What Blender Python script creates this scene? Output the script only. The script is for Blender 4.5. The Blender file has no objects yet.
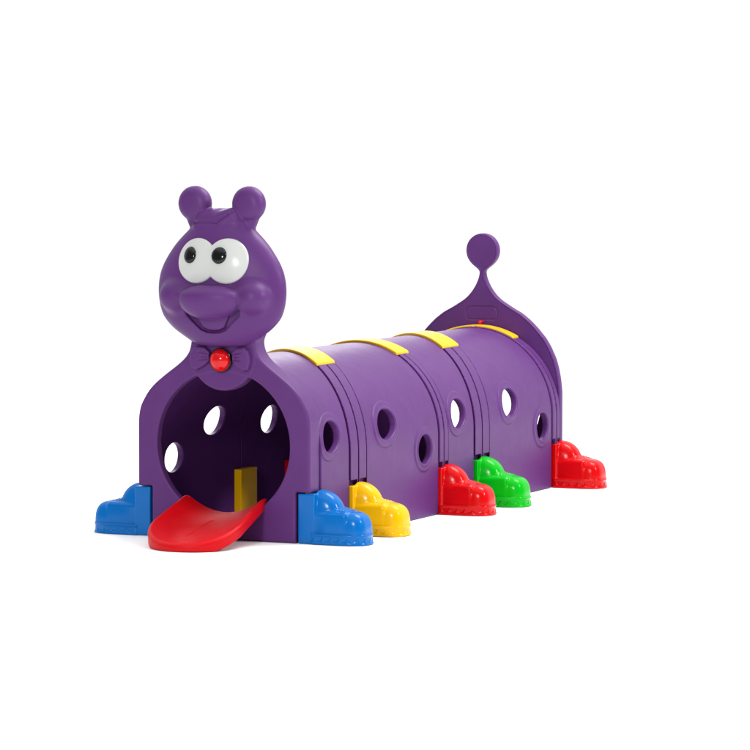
import bpy, math, random
import numpy as np
from mathutils import Vector, Matrix

S = bpy.context.scene
COL = S.collection
# ------------------------------------------------------------------ camera
YAW, PIT = 0.4337, 0.0686
cd = bpy.data.cameras.new('camera'); cam = bpy.data.objects.new('camera', cd); COL.objects.link(cam)
cd.lens = 3781.47 / 750 * 36; cd.sensor_width = 36; cd.clip_start = 0.5; cd.clip_end = 200
cd.shift_x, cd.shift_y = -0.0010, 0.0017
cam.location = (5.7194, -11.1408, 1.4056)
cam.rotation_euler = (math.pi / 2 - PIT, 0, YAW)
S.camera = cam
# ------------------------------------------------------------------ world: plain white studio surround
w = bpy.data.worlds.new('World'); S.world = w; w.use_nodes = True
bg = w.node_tree.nodes['Background']; bg.inputs['Strength'].default_value = 1.0
# a studio surround: white sweep behind the toy, bright ceiling bank above, dim room behind the camera
WFRONT, WBACK, WTOP = 0.28, 1.08, 1.75
def wn(kind, **kw):
    n = w.node_tree.nodes.new(kind)
    for k, v in kw.items(): setattr(n, k, v)
    return n
wl = w.node_tree.links.new
tc = wn('ShaderNodeTexCoord'); dt = wn('ShaderNodeVectorMath', operation='DOT_PRODUCT'); dt.inputs[1].default_value = (-0.42, 0.907, 0)
wl(tc.outputs['Generated'], dt.inputs[0])
m1 = wn('ShaderNodeMapRange', interpolation_type='SMOOTHSTEP'); wl(dt.outputs['Value'], m1.inputs['Value'])
m1.inputs['From Min'].default_value = -0.05; m1.inputs['From Max'].default_value = 0.45; m1.inputs['To Min'].default_value = WFRONT; m1.inputs['To Max'].default_value = WBACK
sx = wn('ShaderNodeSeparateXYZ'); wl(tc.outputs['Generated'], sx.inputs[0])
m2 = wn('ShaderNodeMapRange', interpolation_type='SMOOTHSTEP'); wl(sx.outputs['Z'], m2.inputs['Value'])
m2.inputs['From Min'].default_value = 0.5; m2.inputs['From Max'].default_value = 0.85
mixw = wn('ShaderNodeMix', data_type='FLOAT'); wl(m2.outputs['Result'], mixw.inputs[0]); wl(m1.outputs['Result'], mixw.inputs[2]); mixw.inputs[3].default_value = WTOP
wl(mixw.outputs[0], bg.inputs['Color'])
S.view_settings.view_transform = 'Standard'; S.view_settings.look = 'None'
S.view_settings.exposure = 0.0; S.view_settings.gamma = 1.0
# ------------------------------------------------------------------ softboxes and an added back light
def area(name, loc, target, size, power, size_y=None):
    l = bpy.data.lights.new(name, 'AREA'); l.energy = power; l.size = size
    if size_y: l.shape = 'RECTANGLE'; l.size_y = size_y
    o = bpy.data.objects.new(name, l); COL.objects.link(o); o.location = loc
    o.rotation_euler = (Vector(target) - Vector(loc)).to_track_quat('-Z', 'Y').to_euler()
    return o
area('softbox_top', (1.4, 1.8, 4.0), (0, 1.2, 0.4), 2.0, 200)
area('added_back_light', (-3.0, 6.0, 3.4), (0, 1.2, 0.5), 2.4, 105)  # added out of frame to give the tunnel top a grazing sheen
area('softbox_right', (4.8, 0.4, 2.9), (0, 0.9, 0.4), 0.7, 125)
area('softbox_front', (0.9, -5.2, 2.15), (0, 0.0, 0.8), 0.6, 135)

# ------------------------------------------------------------------ materials
def plastic(name, color, rough=0.4, grain=0.0, var=0.0, coat=0.0, spec=0.5):
    m = bpy.data.materials.new(name); m.use_nodes = True; nt = m.node_tree; b = nt.nodes['Principled BSDF']
    b.inputs['Base Color'].default_value = (*color, 1); b.inputs['Roughness'].default_value = rough
    b.inputs['Coat Weight'].default_value = coat; b.inputs['Coat Roughness'].default_value = 0.12
    b.inputs['Specular IOR Level'].default_value = spec
    tc = nt.nodes.new('ShaderNodeTexCoord')
    if var:
        n = nt.nodes.new('ShaderNodeTexNoise'); n.inputs['Scale'].default_value = 9; n.inputs['Detail'].default_value = 5
        nt.links.new(tc.outputs['Object'], n.inputs['Vector'])
        r = nt.nodes.new('ShaderNodeMapRange'); r.inputs['To Min'].default_value = 1 - var; r.inputs['To Max'].default_value = 1 + var
        r.inputs['From Min'].default_value = 0.3; r.inputs['From Max'].default_value = 0.7
        nt.links.new(n.outputs['Fac'], r.inputs['Value'])
        mx = nt.nodes.new('ShaderNodeVectorMath'); mx.operation = 'SCALE'; mx.inputs[0].default_value = color
        nt.links.new(r.outputs['Result'], mx.inputs['Scale']); nt.links.new(mx.outputs['Vector'], b.inputs['Base Color'])
        r2 = nt.nodes.new('ShaderNodeMapRange'); r2.inputs['To Min'].default_value = rough - .05; r2.inputs['To Max'].default_value = rough + .07
        n2 = nt.nodes.new('ShaderNodeTexNoise'); n2.inputs['Scale'].default_value = 23; n2.inputs['Detail'].default_value = 4
        nt.links.new(tc.outputs['Object'], n2.inputs['Vector']); nt.links.new(n2.outputs['Fac'], r2.inputs['Value'])
        nt.links.new(r2.outputs['Result'], b.inputs['Roughness'])
    if grain:
        n = nt.nodes.new('ShaderNodeTexNoise'); n.inputs['Scale'].default_value = 420; n.inputs['Detail'].default_value = 2
        nt.links.new(tc.outputs['Object'], n.inputs['Vector'])
        n3 = nt.nodes.new('ShaderNodeTexNoise'); n3.inputs['Scale'].default_value = 14; n3.inputs['Detail'].default_value = 2
        nt.links.new(tc.outputs['Object'], n3.inputs['Vector'])
        b1 = nt.nodes.new('ShaderNodeBump'); b1.inputs['Strength'].default_value = grain; b1.inputs['Distance'].default_value = 0.0006
        b2 = nt.nodes.new('ShaderNodeBump'); b2.inputs['Strength'].default_value = 0.35; b2.inputs['Distance'].default_value = 0.003
        nt.links.new(n.outputs['Fac'], b1.inputs['Height']); nt.links.new(n3.outputs['Fac'], b2.inputs['Height'])
        nt.links.new(b2.outputs['Normal'], b1.inputs['Normal']); nt.links.new(b1.outputs['Normal'], b.inputs['Normal'])
    return m
PURPLE = plastic('purple_moulded_plastic', (0.079, 0.0220, 0.124), 0.42, 0.35, 0.06, spec=0.17)
INNER = plastic('rough_inner_skin', (0.079, 0.0220, 0.124), 0.9, 0.35, 0.05, spec=0.0)
M_EYE = plastic('white_gloss_plastic', (0.45, 0.46, 0.445), 0.2, spec=0.25)
M_PUP = plastic('black_gloss_plastic', (0.004, 0.004, 0.005), 0.12, spec=0.3)
M_BUT = plastic('red_gloss_plastic', (0.52, 0.002, 0.003), 0.14, spec=0.35)
M_TON = plastic('red_tongue_plastic', (0.44, 0.001, 0.004), 0.42, 0.25, 0.04, spec=0.13)
M_YEL = plastic('yellow_clip_plastic', (0.60, 0.34, 0.004), 0.4, 0.2, 0.02, spec=0.2)
BOOT = dict(blue=plastic('blue_boot_plastic', (0.0, 0.105, 0.36), 0.17, 0.05, 0.02, spec=0.18),
            yellow=plastic('yellow_boot_plastic', (0.66, 0.35, 0.0), 0.17, 0.05, 0.02, spec=0.18),
            red=plastic('red_boot_plastic', (0.44, 0.001, 0.002), 0.18, 0.05, 0.02, spec=0.18),
            green=plastic('green_boot_plastic', (0.0, 0.33, 0.006), 0.17, 0.05, 0.02, spec=0.18))
M_FLOOR = plastic('white_studio_floor', (0.90, 0.90, 0.90), 0.7, spec=0.2)

# ------------------------------------------------------------------ implicit-surface modelling tools
def smin(a, b, k):
    h = np.maximum(k - np.abs(a - b), 0) / k
    return np.minimum(a, b) - h * h * k * 0.25
def smax(a, b, k): return -smin(-a, -b, k)
def ell(x, y, z, c, r):
    px, py, pz = (x - c[0]) / r[0], (y - c[1]) / r[1], (z - c[2]) / r[2]
    k0 = np.sqrt(px * px + py * py + pz * pz)
    k1 = np.sqrt((px / r[0]) ** 2 + (py / r[1]) ** 2 + (pz / r[2]) ** 2)
    return k0 * (k0 - 1) / np.maximum(k1, 1e-4)
def box(x, y, z, c, h, r=0.0):
    qx, qy, qz = np.abs(x - c[0]) - h[0] + r, np.abs(y - c[1]) - h[1] + r, np.abs(z - c[2]) - h[2] + r
    return np.sqrt(np.maximum(qx, 0) ** 2 + np.maximum(qy, 0) ** 2 + np.maximum(qz, 0) ** 2) + np.minimum(np.maximum(qx, np.maximum(qy, qz)), 0) - r
def box2(x, y, hx, hy, r=0.0):
    qx, qy = np.abs(x) - hx + r, np.abs(y) - hy + r
    return np.sqrt(np.maximum(qx, 0) ** 2 + np.maximum(qy, 0) ** 2) + np.minimum(np.maximum(qx, qy), 0) - r
def cone(x, y, z, a, b, ra, rb):                       # capsule whose radius runs from ra to rb
    a = np.array(a); b = np.array(b); d = b - a; L2 = float(d @ d)
    t = np.clip(((x - a[0]) * d[0] + (y - a[1]) * d[1] + (z - a[2]) * d[2]) / L2, 0, 1)
    return np.sqrt((x - a[0] - t * d[0]) ** 2 + (y - a[1] - t * d[1]) ** 2 + (z - a[2] - t * d[2]) ** 2) - (ra + t * (rb - ra))
def poly2(x, z, pts):                                  # signed distance to a polygon
    d = np.full(np.broadcast(x, z).shape, 1e9); s = np.ones(d.shape); n = len(pts)
    for i in range(n):
        ax, az = pts[i]; bx_, bz = pts[i - 1]; ex, ez = bx_ - ax, bz - az; wx, wz = x - ax, z - az
        t = np.clip((wx * ex + wz * ez) / (ex * ex + ez * ez), 0, 1)
        d = np.minimum(d, (wx - t * ex) ** 2 + (wz - t * ez) ** 2)
        c1, c2, c3 = z >= az, z < bz, ex * wz > ez * wx
        f = (c1 & c2 & c3) | (~c1 & ~c2 & ~c3); s = np.where(f, -s, s)
    return s * np.sqrt(d)
class Curve:                                           # smoothed table value(z) with its slope
    def __init__(self, tab, sm=0.006):
        tab = sorted(tab); zz = np.array([t[0] for t in tab]); ww = np.array([t[1] for t in tab])
        self.z = np.arange(zz[0] - .05, zz[-1] + .05, .001); v = np.interp(self.z, zz, ww)
        k = np.exp(-0.5 * (np.arange(-30, 31) * .001 / sm) ** 2); k /= k.sum()
        self.v = np.convolve(np.pad(v, 30, mode='edge'), k, mode='valid'); self.d = np.gradient(self.v, self.z)
    def __call__(self, q): return np.interp(q, self.z, self.v)
    def slope(self, q): return np.interp(q, self.z, self.d)

def nets(f, lo, hi, h):
    """surface nets of f=0 in the box lo..hi; returns verts, quads, normals"""
    h = np.array(h if hasattr(h, '__len__') else (h, h, h), float)
    lo = np.array(lo, float); n = np.ceil((np.array(hi) - lo) / h).astype(int) + 1
    ax = [lo[i] + h[i] * np.arange(n[i]) for i in range(3)]
    F = np.empty(n, np.float32)
    for i0 in range(0, n[0], 8):                       # in slabs, to keep memory small
        F[i0:i0 + 8] = f(ax[0][i0:i0 + 8, None, None], ax[1][None, :, None], ax[2][None, None, :])
    I = F < 0
    c = np.zeros(n - 1, np.int8)
    for a in (0, 1):
        for b in (0, 1):
            for d in (0, 1): c += I[a:n[0] - 1 + a, b:n[1] - 1 + b, d:n[2] - 1 + d]
    act = (c > 0) & (c < 8); idx = np.full(n - 1, -1, np.int64); ii = np.argwhere(act); idx[act] = np.arange(len(ii))
    P = np.zeros((len(ii), 3)); W = np.zeros(len(ii))
    for e in range(3):
        o1, o2 = [k for k in range(3) if k != e]
        for a in (0, 1):
            for b in (0, 1):
                s = ii.copy(); s[:, o1] += a; s[:, o2] += b; t = s.copy(); t[:, e] += 1
                f0 = F[s[:, 0], s[:, 1], s[:, 2]].astype(float); f1 = F[t[:, 0], t[:, 1], t[:, 2]].astype(float)
                m = (f0 < 0) != (f1 < 0); q = s[m].astype(float); q[:, e] += f0[m] / (f0[m] - f1[m])
                P[m] += q; W[m] += 1
    P = lo + P / W[:, None] * h
    quads = []
    for e in range(3):
        o1, o2 = [(1, 2), (2, 0), (0, 1)][e]
        sl0 = [slice(None)] * 3; sl1 = [slice(None)] * 3
        sl0[e] = slice(0, n[e] - 1); sl1[e] = slice(1, n[e])
        X = I[tuple(sl0)] != I[tuple(sl1)]; g = np.argwhere(X)
        ok = (g[:, o1] > 0) & (g[:, o2] > 0) & (g[:, o1] < n[o1] - 1) & (g[:, o2] < n[o2] - 1); g = g[ok]
        def at(d1, d2):
            s = g.copy(); s[:, o1] += d1; s[:, o2] += d2; return idx[s[:, 0], s[:, 1], s[:, 2]]
        q = np.stack([at(-1, -1), at(0, -1), at(0, 0), at(-1, 0)], 1)
        flip = ~I[g[:, 0], g[:, 1], g[:, 2]]; q[flip] = q[flip][:, ::-1]; quads.append(q)
    Q = np.concatenate(quads)
    eps = 0.0005
    def grad(V):
        G = np.empty_like(V)
        for k in range(3):
            a = V.copy(); b = V.copy(); a[:, k] += eps; b[:, k] -= eps
            G[:, k] = (f(a[:, 0], a[:, 1], a[:, 2]) - f(b[:, 0], b[:, 1], b[:, 2])) / (2 * eps)
        return G
    P0 = P.copy()
    for it in range(3):
        G = grad(P); g2 = np.maximum((G * G).sum(1), 1e-3); st = -(f(P[:, 0], P[:, 1], P[:, 2]) / g2)[:, None] * G
        L = np.sqrt((st * st).sum(1)); mx = h.min() * .5; st *= np.minimum(1, mx / np.maximum(L, 1e-9))[:, None]; P = P + st
    D = P - P0; L = np.sqrt((D * D).sum(1)); P = P0 + D * np.minimum(1, h.max() * .9 / np.maximum(L, 1e-9))[:, None]
    G = grad(P); N = G / np.maximum(np.sqrt((G * G).sum(1)), 1e-9)[:, None]
    return P, Q, N

def make(name, V, Q, mat, parent=None, origin=(0, 0, 0), N=None):
    """one mesh object; vertices given in world space, origin placed at `origin`"""
    used = np.unique(Q); mp = np.full(len(V), -1); mp[used] = np.arange(len(used)); V2 = V[used] - np.array(origin); Q2 = mp[Q]
    me = bpy.data.meshes.new(name); me.vertices.add(len(V2)); me.vertices.foreach_set('co', V2.astype(np.float32).ravel())
    me.loops.add(Q2.size); me.loops.foreach_set('vertex_index', Q2.astype(np.int32).ravel())
    me.polygons.add(len(Q2)); me.polygons.foreach_set('loop_start', np.arange(0, Q2.size, Q2.shape[1], dtype=np.int32))
    me.update(calc_edges=True); me.validate()
    me.polygons.foreach_set('use_smooth', np.ones(len(me.polygons), bool))
    if N is not None and len(me.vertices) == len(used): me.normals_split_custom_set_from_vertices(N[used].astype(float).tolist())
    me.materials.append(mat)
    o = bpy.data.objects.new(name, me); COL.objects.link(o)
    o.location = origin
    if parent is not None:
        o.parent = parent; o.location = Vector(origin) - WORLD[parent.name]
    WORLD[o.name] = Vector(origin)
    return o
WORLD = {}
def solid(name, f, lo, hi, h, mat, parent=None, origin=(0, 0, 0)):
    V, Q, N = nets(f, lo, hi, h); return make(name, V, Q, mat, parent, origin, N)
def split(V, Q, N, lab, which):                        # the faces whose corners' label is mostly `which`
    c = V[Q].mean(1); return Q[lab(c[:, 0], c[:, 1], c[:, 2]) == which]

# ------------------------------------------------------------------ setting
fv = np.array([[-7, -9, 0], [9, -9, 0], [9, 7, 0], [-7, 7, 0]], float)
fl = make('floor', fv, np.array([[0, 1, 2, 3]]), M_FLOOR); fl['kind'] = 'structure'

# ------------------------------------------------------------------ the toy
toy = bpy.data.objects.new('caterpillar_play_tunnel', None); COL.objects.link(toy); toy.location = (0, 1.0, 0); toy.empty_display_size = .3
toy['label'] = 'purple plastic caterpillar crawl tunnel with smiling head, red tongue and coloured boots on white floor'
toy['category'] = 'play tunnel'
WORLD[toy.name] = Vector((0, 1.0, 0))
def dim(o, label): o['label'] = label; return o

# ---- front panel with the round opening and the neck
PW = Curve([(0, .320), (.38, .320), (.41, .318), (.44, .311), (.465, .297), (.49, .281), (.518, .254), (.55, .212), (.575, .176), (.593, .153),
            (.61, .136), (.63, .124), (.65, .118), (.668, .118), (.69, .13), (.74, .13)], .008)
def f_panel(x, y, z):
    ax_ = np.abs(x)
    d = (ax_ - PW(z)) / np.sqrt(1 + PW.slope(z) ** 2)
    d = smax(d, -z, .003); d = smax(d, z - .71, .02)
    d = smax(d, -box2(ax_ - .40, z - .08, .132, .0895, .003), .004)              # notch for the boots
    yy = np.abs(y - .04) - .04
    e = smax(d, yy, .010)
    hole = np.sqrt(x * x + (z - .318) ** 2) - .246
    e = smax(e, -hole, .008)
    e = smax(e, -smax(hole - .036, .030 - y, .006), .004)                # hollow behind the lip
    lobe = smax(np.sqrt(x * x + (z - .618) ** 2) - .121, np.abs(y - .022) - .0225, .010)
    return smin(e, lobe, .006)
panel = solid('front_panel', f_panel, (-.33, -.03, -.01), (.33, .1, .73), .0038, PURPLE, toy, (0, .04, 0))

# bow loops either side of the button
BOW = [(.046, .598), (.046, .627), (.060, .640), (.088, .643), (.099, .633), (.106, .612), (.107, .596), (.101, .572), (.086, .568), (.062, .582)]
for s in (-1, 1):
    def f_bow(x, y, z, s=s):
        q = x * s if s > 0 else (-x - .047) / 1.12 + .049; d = poly2(q, z, BOW) - .002
        r = smax(d, np.abs(y + .004) - .016 - .003 * np.cos((q - .075) * 40), .008)
        for (a0, b0, a1, b1) in ((.05, .622, .078, .628), (.05, .604, .08, .600), (.052, .613, .07, .613)):
            g = cone(q, y, z, (a0, -.021, b0), (a1, -.023, b1), .0035, .001); r = smax(r, -g, .004)
        return r
    o = solid('bow_loop', f_bow, (-.12 if s < 0 else .03, -.03, .555), (-.03 if s < 0 else .12, .02, .655), .0016, PURPLE, panel, (s * .075, -.01, .605))
def f_but(x, y, z): return ell(x, y, z, (0, -.014, .600), (.0365, .030, .0375))
solid('button', f_but, (-.045, -.05, .555), (.045, .025, .645), .002, M_BUT, panel, (0, -.014, .6))
def f_brim(x, y, z):
    r = np.sqrt(x * x + (z - .6) ** 2); return np.sqrt(np.maximum(np.abs(r - .0375) - .001, 0) ** 2 + np.maximum(np.abs(y + .012) - .004, 0) ** 2) - .0022
solid('button_rim', f_brim, (-.05, -.03, .55), (.05, .01, .65), .0014, M_PUP, panel, (0, -.012, .6))

# ---- head
HW = Curve([(.640, .100), (.655, .112), (.668, .124), (.685, .155), (.70, .178), (.72, .201), (.745, .222), (.778, .234), (.81, .239), (.832, .240), (.86, .238),
            (.891, .231), (.92, .218), (.945, .202), (.975, .180), (1.0, .157), (1.02, .135), (1.035, .118), (1.055, .10), (1.08, .085)], .008)
HF = Curve([(.640, .045), (.66, .055), (.69, .068), (.73, .082), (.78, .084), (.84, .084), (.90, .082), (.95, .076), (1.0, .068), (1.04, .055), (1.08, .04)], .012)
def f_face(x, y, z):
    wv = HW(z) * .978; fr = HF(z); dp = np.where(y < 0, fr, .075)
    q = np.sqrt((x / wv) ** 2 + (y / dp) ** 2)
    d = q * (q - 1) / np.maximum(np.sqrt((x / wv ** 2) ** 2 + (y / dp ** 2) ** 2), 1e-3)
    d = smax(d, .648 - z, .03); d = smax(d, z - 1.062, .03)
    for s in (-1, 1):
        d = smin(d, ell(x, y, z, (s * .140, -.056, .812), (.060, .054, .055)), .022)
    d = smin(d, cone(x, y, z, (-.055, .0, 1.068), (.055, .0, 1.068), .036, .036), .03)     # ridge of hair
    d = smin(d, cone(x, y, z, (-.070, -.026, 1.046), (.050, -.032, 1.084), .020, .022), .014)
    d = smin(d, cone(x, y, z, (-.055, -.020, 1.072), (-.02, -.024, 1.082), .018, .016), .012)
    g = smin(*[cone(x, 0 * y, z, (a, 0, b), (c, 0, e), .002, .002) for a, b, c, e in ((.058, 1.092, .0, 1.060), (.0, 1.060, -.085, 1.055))], .01)
    g = smax(g, np.maximum(-(d + .005), y), .003); d = smax(d, -g, .012)
    return d
def f_nose(x, y, z):
    rz = np.where(z > .812, .041, .074)
    px, py, pz = x / (.113 - .06 * np.maximum(0, .81 - z)), (y + .092) / .062, (z - .812) / rz
    k = (np.abs(px) ** 2.1 + np.abs(py) ** 2.1 + np.abs(pz) ** 2.1) ** (1 / 2.1)
    return (k - 1) * .052
MOUTH = [(-.104, .770), (-.098, .752), (-.072, .727), (-.048, .704), (-.025, .695), (.0, .693), (.025, .695), (.048, .704), (.072, .727), (.098, .752), (.104, .770), (.06, .79), (-.06, .79)]
PAD = [(-.060, .752), (-.040, .712), (-.020, .703), (.0, .701), (.020, .703), (.040, .712), (.060, .752), (.04, .80), (-.04, .80)]
def f_ear(x, y, z):
    ax_ = np.abs(x) - .100
    r = np.sqrt(ax_ ** 2 + (z - 1.118) ** 2)
    disc = smax(r - .0595, np.abs(y - .0) - .028 - .008 * (1 - (r / .06) ** 2), .034)
    st = cone(np.abs(x), y * .95, z, (.098, .004, 1.098), (.070, .004, 1.030), .043, .042)
    st = smax(st, np.abs(y - .006) - .024, .02)
    return smin(disc, st, .004)
def f_head0(x, y, z):
    d = f_face(x, y, z)
    m = poly2(x, z, MOUTH) ; carve = smax(m, -(d + .020), .005)
    d2 = smax(d, -carve, .006)
    pad = smax(smax(poly2(x, z, PAD), d + .008, .006), -(d + .04), .01)
    d2 = smin(d2, pad, .004)
    return d2
def f_head(x, y, z):
    d2 = f_head0(x, y, z); nz = f_nose(x, y, z)
    k = np.where(z > .82, .034, .009) + 0 * x
    t = np.clip((z - .785) / .06, 0, 1); k = .005 + .012 * t
    d2 = smin(d2, nz, k)
    return smin(d2, f_ear(x, y, z), .007)
V, Q, N = nets(f_head, (-.28, -.18, .62), (.28, .11, 1.20), .0036)
def lab(x, y, z):
    a, b, c = f_head0(x, y, z), f_nose(x, y, z), f_ear(x, y, z)
    return np.where((c < a) & (c < b), 2 + (x > 0), np.where(b < a, 1, 0))
head = make('head', V, split(V, Q, N, lab, 0), PURPLE, toy, (0, 0, .66), N)
make('nose', V, split(V, Q, N, lab, 1), PURPLE, head, (0, -.1, .8), N)
for k, s in ((2, -1), (3, 1)): make('antenna', V, split(V, Q, N, lab, k), PURPLE, head, (s * .08, 0, 1.04), N)
ER = .0748
def eyeD(x, z, s): return np.sqrt((x - s * .0545) ** 2 + (z - .931) ** 2) - ER
def eye_dome(x, y, z):
    dd = []
    for s in (-1, 1):
        r = np.clip(-eyeD(x, z, s), 0, ER); dd.append(.011 * (1 - (1 - r / ER) ** 2.2))
    return f_face(x, y, z) - .004 - smax(dd[0], dd[1], .006)
def f_eyes(x, y, z):
    d = smin(eyeD(x, z, -1), eyeD(x, z, 1), .004)
    return smax(smax(d, eye_dome(x, y, z), .006), -(f_face(x, y, z) + .012), .003)
EV, EQ, EN = nets(f_eyes, (-.14, -.14, .85), (.14, -.02, 1.012), .0022)
for s in (-1, 1):
    eye = make('eye', EV, split(EV, EQ, EN, lambda x, y, z: (x > 0) * 2 - 1, s), M_EYE, head, (s * .0545, -.08, .931), EN)
    cx, rx = (-.0765, .0245) if s < 0 else (.0330, .0275)
    def f_pup(x, y, z, cx=cx, rx=rx, s=s):
        q = np.sqrt(((x - cx) / rx) ** 2 + ((z - .950) / .0275) ** 2); d = (q - 1) * rx
        dome = eye_dome(x, y, z)
        dd = smax(d, dome - .0025 - .008 * np.sqrt(np.clip(1 - q * q, 0, 1)) , .003)
        return smax(dd, -(dome + .003), .002)
    pp = solid('pupil', f_pup, (cx - .034, -.14, .915), (cx + .034, -.03, .985), .0015, M_PUP, head, (cx, -.09, .95))

# ---- tongue: a dished slide
def f_tongue(x, y, z):
    t = np.clip((.03 - y) / .42, 0, 1)                      # 0 at the back edge, 1 at the tip
    zc = .066 * (1 - t) ** 1.1 + .014
    lift = 2.35 * (1 - t) ** 1.2 + .30; x = x - .022 * t
    zs = zc + lift * x * x * (1 + 1.5 * x * x)
    sl = 2 * lift * x
    wv = .150 + .013 * np.clip(t / .55, 0, 1)
    yc = -.205
    d2 = np.where(y > yc, np.abs(x) - wv, (np.sqrt((x / .163) ** 2 + ((y - yc) / .178) ** 2) - 1) * .178)
    d2 = smax(d2, y - .03, .02)
    sh = (np.abs(z - zs) - .0135) / np.sqrt(1 + sl * sl + .06)
    e = smax(d2, sh, .014)
    lip = smax(smax(np.abs(d2 + .010) - .010, z - zs - .004, .006), -(z - zs) - .030, .006)  # downturned rim
    e = smin(e, smax(lip, .001 - z, .002), .006)
    g = cone(x, y, z, (0, -.285, 0), (0, -.09, 0), 1, 1)
    gr = smax(np.abs(x) - .004, np.abs(y + .19) - .10, .004); gr = smax(gr, -(z - zs - .0123), .002)
    e = smax(e, -gr, .006)
    return smax(e, .0008 - z, .002)
solid('tongue', f_tongue, (-.21, -.40, -.006), (.21, .05, .26), .0035, M_TON, toy, (0, 0, .05))

# ---- tunnel sections
R0, ZC, TH = .325, .276, .021
# joints: (y at right wall, y at left wall, half width right, half width left)
JO = [(.365, .745, .066, .075), (1.078, 1.145, .040, .040), (1.422, 1.800, .068, .070), (2.135, 2.135, .040, .040)]
def jl(j, x): a, b, ha, hb = JO[j]; t = (R0 - x) / (2 * R0); return a + (b - a) * t
def jh(j, x): a, b, ha, hb = JO[j]; t = (R0 - x) / (2 * R0); return ha + (hb - ha) * t
def section(y0f, y1f, jr, holesR, holesL, lo, hi, org):
    def f(x, y, z):
        r = np.where(z > ZC, np.sqrt(x * x + np.maximum(z - ZC, 0) ** 2), np.abs(x))
        bulge = 0
        band = None
        for j in jr:
            if j is None: continue
            b = np.abs(y - jl(j, x)) - jh(j, x); band = b if band is None else np.minimum(band, b)
        d = r - R0
        if band is not None:
            stp = np.clip(.5 - band / .006, 0, 1); stp = stp * stp * (3 - 2 * stp)
            d = d - .0035 * (stp - 1) * 1.0 - .0035
        e = smax(d, -(r - (R0 - TH)), .006)
        # raised rings round the holes, then the holes
        hh = None
        for s, hs in ((1, holesR), (-1, holesL)):
            for (hy, hz, ha, sh) in hs:
                u, v = y - hy - sh * (z - hz), z - hz; hb = .051
                k0 = np.sqrt((u / ha) ** 2 + (v / hb) ** 2)
                q = k0 * (k0 - 1) / np.maximum(np.sqrt((u / ha ** 2) ** 2 + (v / hb ** 2) ** 2), 1.0) + np.where(x * s < 0.1, 9.0, 0.0)
                e = smin(e, smax(smax(q - .027, d - .0035, .003), -(d + .01), .004), .003)
                e = smin(e, smax(smax(np.abs(q - .006) - .003, d - .0055, .004), -(d + .01), .004), .004)
                e = smax(e, -q, .004)
        if band is not None:
            g = np.abs(band) - .0044; rib = None
            for j in jr:
                t_ = .010 - np.abs(y - jl(j, x)); rib = t_ if rib is None else np.maximum(rib, t_)
            for j in jr:
                if j is None: continue
                g = np.minimum(g, np.abs(y - jl(j, x)) - .0036)
            e = smax(e, -smax(g, -(d + .011), .002), .002)
            e = smax(e, -smax(smax(smax(np.maximum(band - .002, rib), z - .185, .003), -(np.abs(x) - .2), .003), -(d + .018), .002), .003)   # slots the boots plug into
        e = smax(e, y0f(x) + .0008 - y, .003); e = smax(e, y - y1f(x) + .0008, .003)
        return smax(e, .001 - z, .003)
    o = solid('tunnel_section', f, lo, hi, (.0046, .0030, .0046), PURPLE, toy, org)
    me = o.data; me.materials.append(INNER); c = np.empty(len(me.polygons) * 3); me.polygons.foreach_get('center', c); c = c.reshape(-1, 3)
    rr = np.where(c[:, 2] > ZC, np.hypot(c[:, 0], c[:, 2] - ZC), np.abs(c[:, 0]))
    me.polygons.foreach_set('material_index', (rr < R0 - TH + .006).astype(np.int32))
    return o
ZT = ZC + R0 + .012
section(lambda x: .078, lambda x: jl(0, x), [0], [(.163, .343, .062, 0.30)], [(.232, .245, .068, .10), (.515, .352, .078, .0)], (-.335, .07, -.01), (.335, .77, ZT), (0, .35, 0))
section(lambda x: jl(0, x), lambda x: jl(1, x), [0, 1], [(.607, .352, .074, 0.22), (.912, .242, .057, .0)], [(.952, .325, .066, 0)], (-.335, .35, -.01), (.335, 1.16, ZT), (0, .8, 0))
section(lambda x: jl(1, x), lambda x: jl(2, x), [1, 2], [(1.218, .345, .062, 0.22)], [(1.275, .245, .07, 0), (1.58, .352, .074, 0)], (-.335, 1.07, -.01), (.335, 1.82, ZT), (0, 1.35, 0))
section(lambda x: jl(2, x), lambda x: 2.168, [2, 3], [(1.695, .352, .068, 0.22), (1.992, .242, .054, .0)], [(1.98, .325, .066, 0)], (-.335, 1.40, -.01), (.335, 2.18, ZT), (0, 1.85, 0))

# ---- yellow clips over the joints
def clip(j, hw, lift=.0, notch=False, yoff=0):
    a, b = JO[j][0], JO[j][1]
    def f(x, y, z):
        r = np.sqrt(x * x + (z - ZC) ** 2)
        yy = np.abs(y - yoff - jl(j, x)) - hw
        d = smax(np.abs(r - (R0 + .0040)) - .0055, yy, .004)
        d = smax(d, np.abs(x) - .160, .006)
        if notch: d = smax(d, -box(x, y, z, (0, 2.09, R0 + ZC), (.006, .03, .03)), .003)
        return smax(d, ZC - z, .01)
    yc = (a + b) / 2 + yoff
    ext = abs(a - b) / 2 * .5 + hw + .01
    solid('clip', f, (-.18, yc - ext, .53), (.18, yc + ext, ZC + R0 + .03), .003, M_YEL, toy, (0, yc, ZC + R0))
clip(0, .072); clip(1, .052); clip(2, .074); clip(3, .028, notch=True, yoff=-.0)

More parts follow.
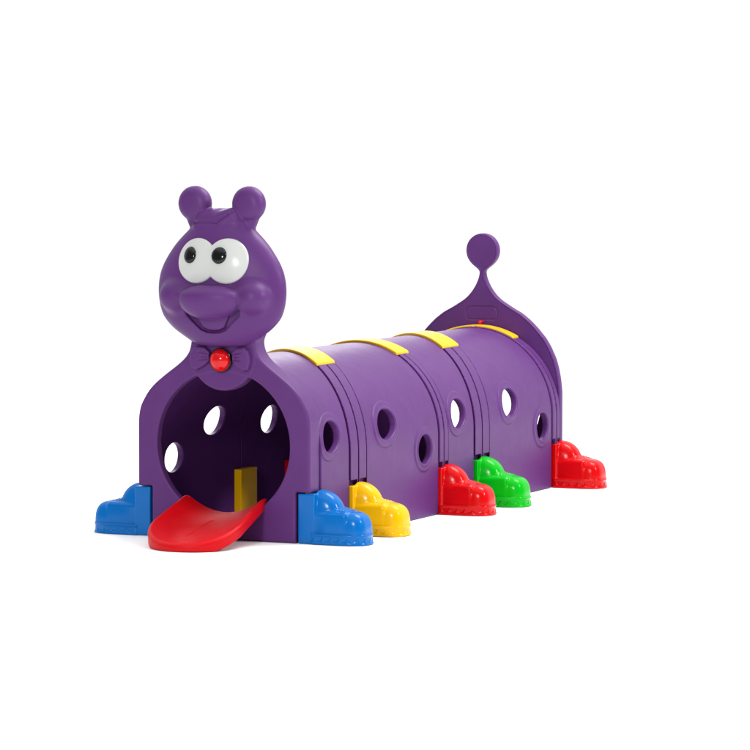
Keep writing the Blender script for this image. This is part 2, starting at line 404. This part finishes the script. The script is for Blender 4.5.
# ---- tail plate
TWt = Curve([(0, .322), (.36, .322), (.41, .316), (.45, .308), (.486, .297), (.53, .276), (.562, .256), (.60, .222), (.63, .191), (.656, .158), (.675, .122),
             (.69, .098), (.705, .074), (.72, .057), (.74, .040), (.76, .027), (.785, .0155), (.80, .0115), (.815, .010), (.83, .018), (.85, .03)], .005)
TY = 2.172
def f_tail(x, y, z):
    d = (np.abs(x) - TWt(z) - .004 * np.clip((.72 - z) / .1, 0, 1)) / np.sqrt(1 + np.minimum(np.abs(TWt.slope(z)), 2.2) ** 2)
    d = smax(d, z - .836, .004)
    d = smin(d, np.sqrt(x * x + (z - .893) ** 2) - .0665, .022)
    d = smax(d, -box2(np.abs(x) - .40, z - .08, .115, .0885, .003), .004)
    e = smax(d, np.abs(y - TY - .018) - .018, .012)
    hole = np.sqrt(x * x + (z - .318) ** 2) - .246
    e = smax(e, -hole, .008)
    rec = smax(d + .008, (y - TY) - .003, .003)                      # shallow recess inside the border
    e = smax(e, -smax(rec, .335 - z, .02), .005)
    q = np.abs(box2(x, z - .653, .064, .024, .018)) - .0018
    e = smax(e, -smax(q, (y - TY) - .0050, .002), .003)
    return smax(e, .001 - z, .003)
tail = solid('tail_panel', f_tail, (-.335, TY - .01, -.01), (.335, TY + .065, .975), .0038, PURPLE, toy, (0, TY, 0))
def f_pin(x, y, z): return cone(x, y, z, (0, TY - .012, .618), (0, TY + .01, .618), .0075, .0075)
solid('bolt', f_pin, (-.02, TY - .035, .60), (.02, TY + .03, .64), .002, M_BUT, tail, (0, TY, .618))

# ---- boots
def f_post(x, y, z): return box(x, y, z, (.030, 0, .0835), (.030, .063, .0825), .004)
def f_upper(x, y, z):
    ank = ((np.abs((x - .050) / .088) ** 2.2 + np.abs(y / .053) ** 3.2 + np.abs((z - .080) / .096) ** 2.2) ** (1 / 2.3) - 1) * .06
    ank = smax(ank, .050 - x, .005); ank = smax(ank, .02 - z, .01)
    body = box(x, y, z, (.110, 0, .062), (.064, .0570, .046), .015)            # vamp with flat sides
    slope = z - (.119 - (x - .115) * .22)
    tongue_ = smax(box(x, y, z, (.135, 0, .07), (.035, .036, .055), .014), slope, .006)
    toe = ((np.abs((x - .148) / .0815) ** 3.6 + np.abs(y / .0600) ** 3.6 + np.abs((z - .020) / .090) ** 3.4) ** (1 / 3.5) - 1) * .06
    toe = smax(toe, .1600 - x, .0015)
    vamp = ((np.abs((x - .140) / .080) ** 3.6 + np.abs(y / .0578) ** 3.6 + np.abs((z - .020) / .0870) ** 3.4) ** (1 / 3.5) - 1) * .06
    vamp = smax(vamp, x - .170, .004); vamp = smax(vamp, .06 - x, .004)
    up = smin(body, vamp, .014)
    up = smin(up, tongue_, .008)
    d = smin(up, ank, .006)
    return smin(d, toe, .002)
def f_lace(x, y, z):
    r = None
    for k in range(4):
        c = .1265 + k * .0105; zc = .1205 - (c - .115) * .22
        e = smin(cone(x, np.abs(y), z, (c, 0, zc + .0005), (c, .026, zc - .0005), .0040, .0038), cone(x, np.abs(y), z, (c, .026, zc - .0005), (c, .040, zc - .010), .0034, .003), .002)
        r = e if r is None else np.minimum(r, e)
    return r
def f_sole(x, y, z):
    fx = .143; foot = np.where(x > .16, np.sqrt(((x - .16) / .0735) ** 2 + (np.abs(y) / .0665) ** 2.6) - 1, np.abs(y) / .0665 - 1) * .066
    foot = smax(foot, .052 - x, .004)
    s = np.where(x > .16, x + np.abs(y) * .0, x)
    ph = np.where(np.abs(y) > .05, x, y) / .030
    tri = np.abs(((ph % 1.0) - .5) * 2)                                       # scalloped relief round the side
    mid = (np.abs(z - .018) < .009)
    hz = .010 + .015 * (1 - np.sqrt(np.clip(1 - tri ** 2, 0, 1)))
    rel = np.clip((z - hz) / .003, -1, 1) * .0013 * np.clip((.029 - z) / .003, 0, 1) * np.clip((z - .005) / .003, 0, 1)
    d = smax(foot + rel, np.abs(z - .0185) - .0165, .005)
    lip = smax(foot - .0022, np.abs(z - .0325) - .003, .003)
    lip2 = smax(foot - .0035, np.abs(z - .0045) - .003, .003)
    return smin(smin(d, lip, .002), lip2, .003)
def f_boot(x, y, z):
    d = smin(f_upper(x, y, z), f_sole(x, y, z), .003); d = smin(d, f_lace(x, y, z), .003); return smin(d, f_post(x, y, z), .005)
BV, BQ, BN = nets(f_boot, (-.01, -.08, -.004), (.25, .08, .19), .0024)
def blab(x, y, z):
    a = np.stack([f_upper(x, y, z), f_sole(x, y, z), f_lace(x, y, z), f_post(x, y, z)]); return a.argmin(0)
parts = [split(BV, BQ, BN, blab, k) for k in range(4)]
protos = {}
def foot(color, x, y, side, label):
    rot = 0 if side > 0 else math.pi
    if color not in protos:
        o = make('foot', BV, parts[0], BOOT[color], toy, (0, 0, 0), BN)
        kids = [make(nm, BV, parts[k], BOOT[color], o, (0, 0, 0), BN) for nm, k in (('sole', 1), ('laces', 2), ('mounting_post', 3))]
        protos[color] = (o, kids)
    else:
        src, sk = protos[color]; o = src.copy(); COL.objects.link(o); o.parent = toy
        for c in sk: d = c.copy(); COL.objects.link(d); d.parent = o
    o.location = Vector((x, y, 0)) - Vector((0, 1.0, 0)); o.rotation_euler = (0, 0, rot)
    o['label'] = label
XF = .277
foot('blue', XF - .001, .066, 1, 'glossy blue boot at the right of the front opening')
foot('blue', -XF + .001, .066, -1, 'glossy blue boot at the left of the front opening')
foot('yellow', XF, JO[0][0], 1, 'glossy yellow boot behind the right blue boot')
foot('yellow', -XF - .0, JO[0][1], -1, 'yellow boot whose back shows inside the tunnel')
foot('red', XF, JO[1][0] + .02, 1, 'glossy red boot beside the green boot')
foot('red', -XF, JO[1][1], -1, 'red boot on the far side of the tunnel')
foot('green', XF, JO[2][0], 1, 'glossy green boot between the two red boots')
foot('green', -XF, JO[2][1], -1, 'green boot on the far side of the tunnel')
foot('red', XF, 2.172, 1, 'glossy red boot at the tail end')
foot('red', -XF, 2.172, -1, 'red boot at the far side of the tail end')
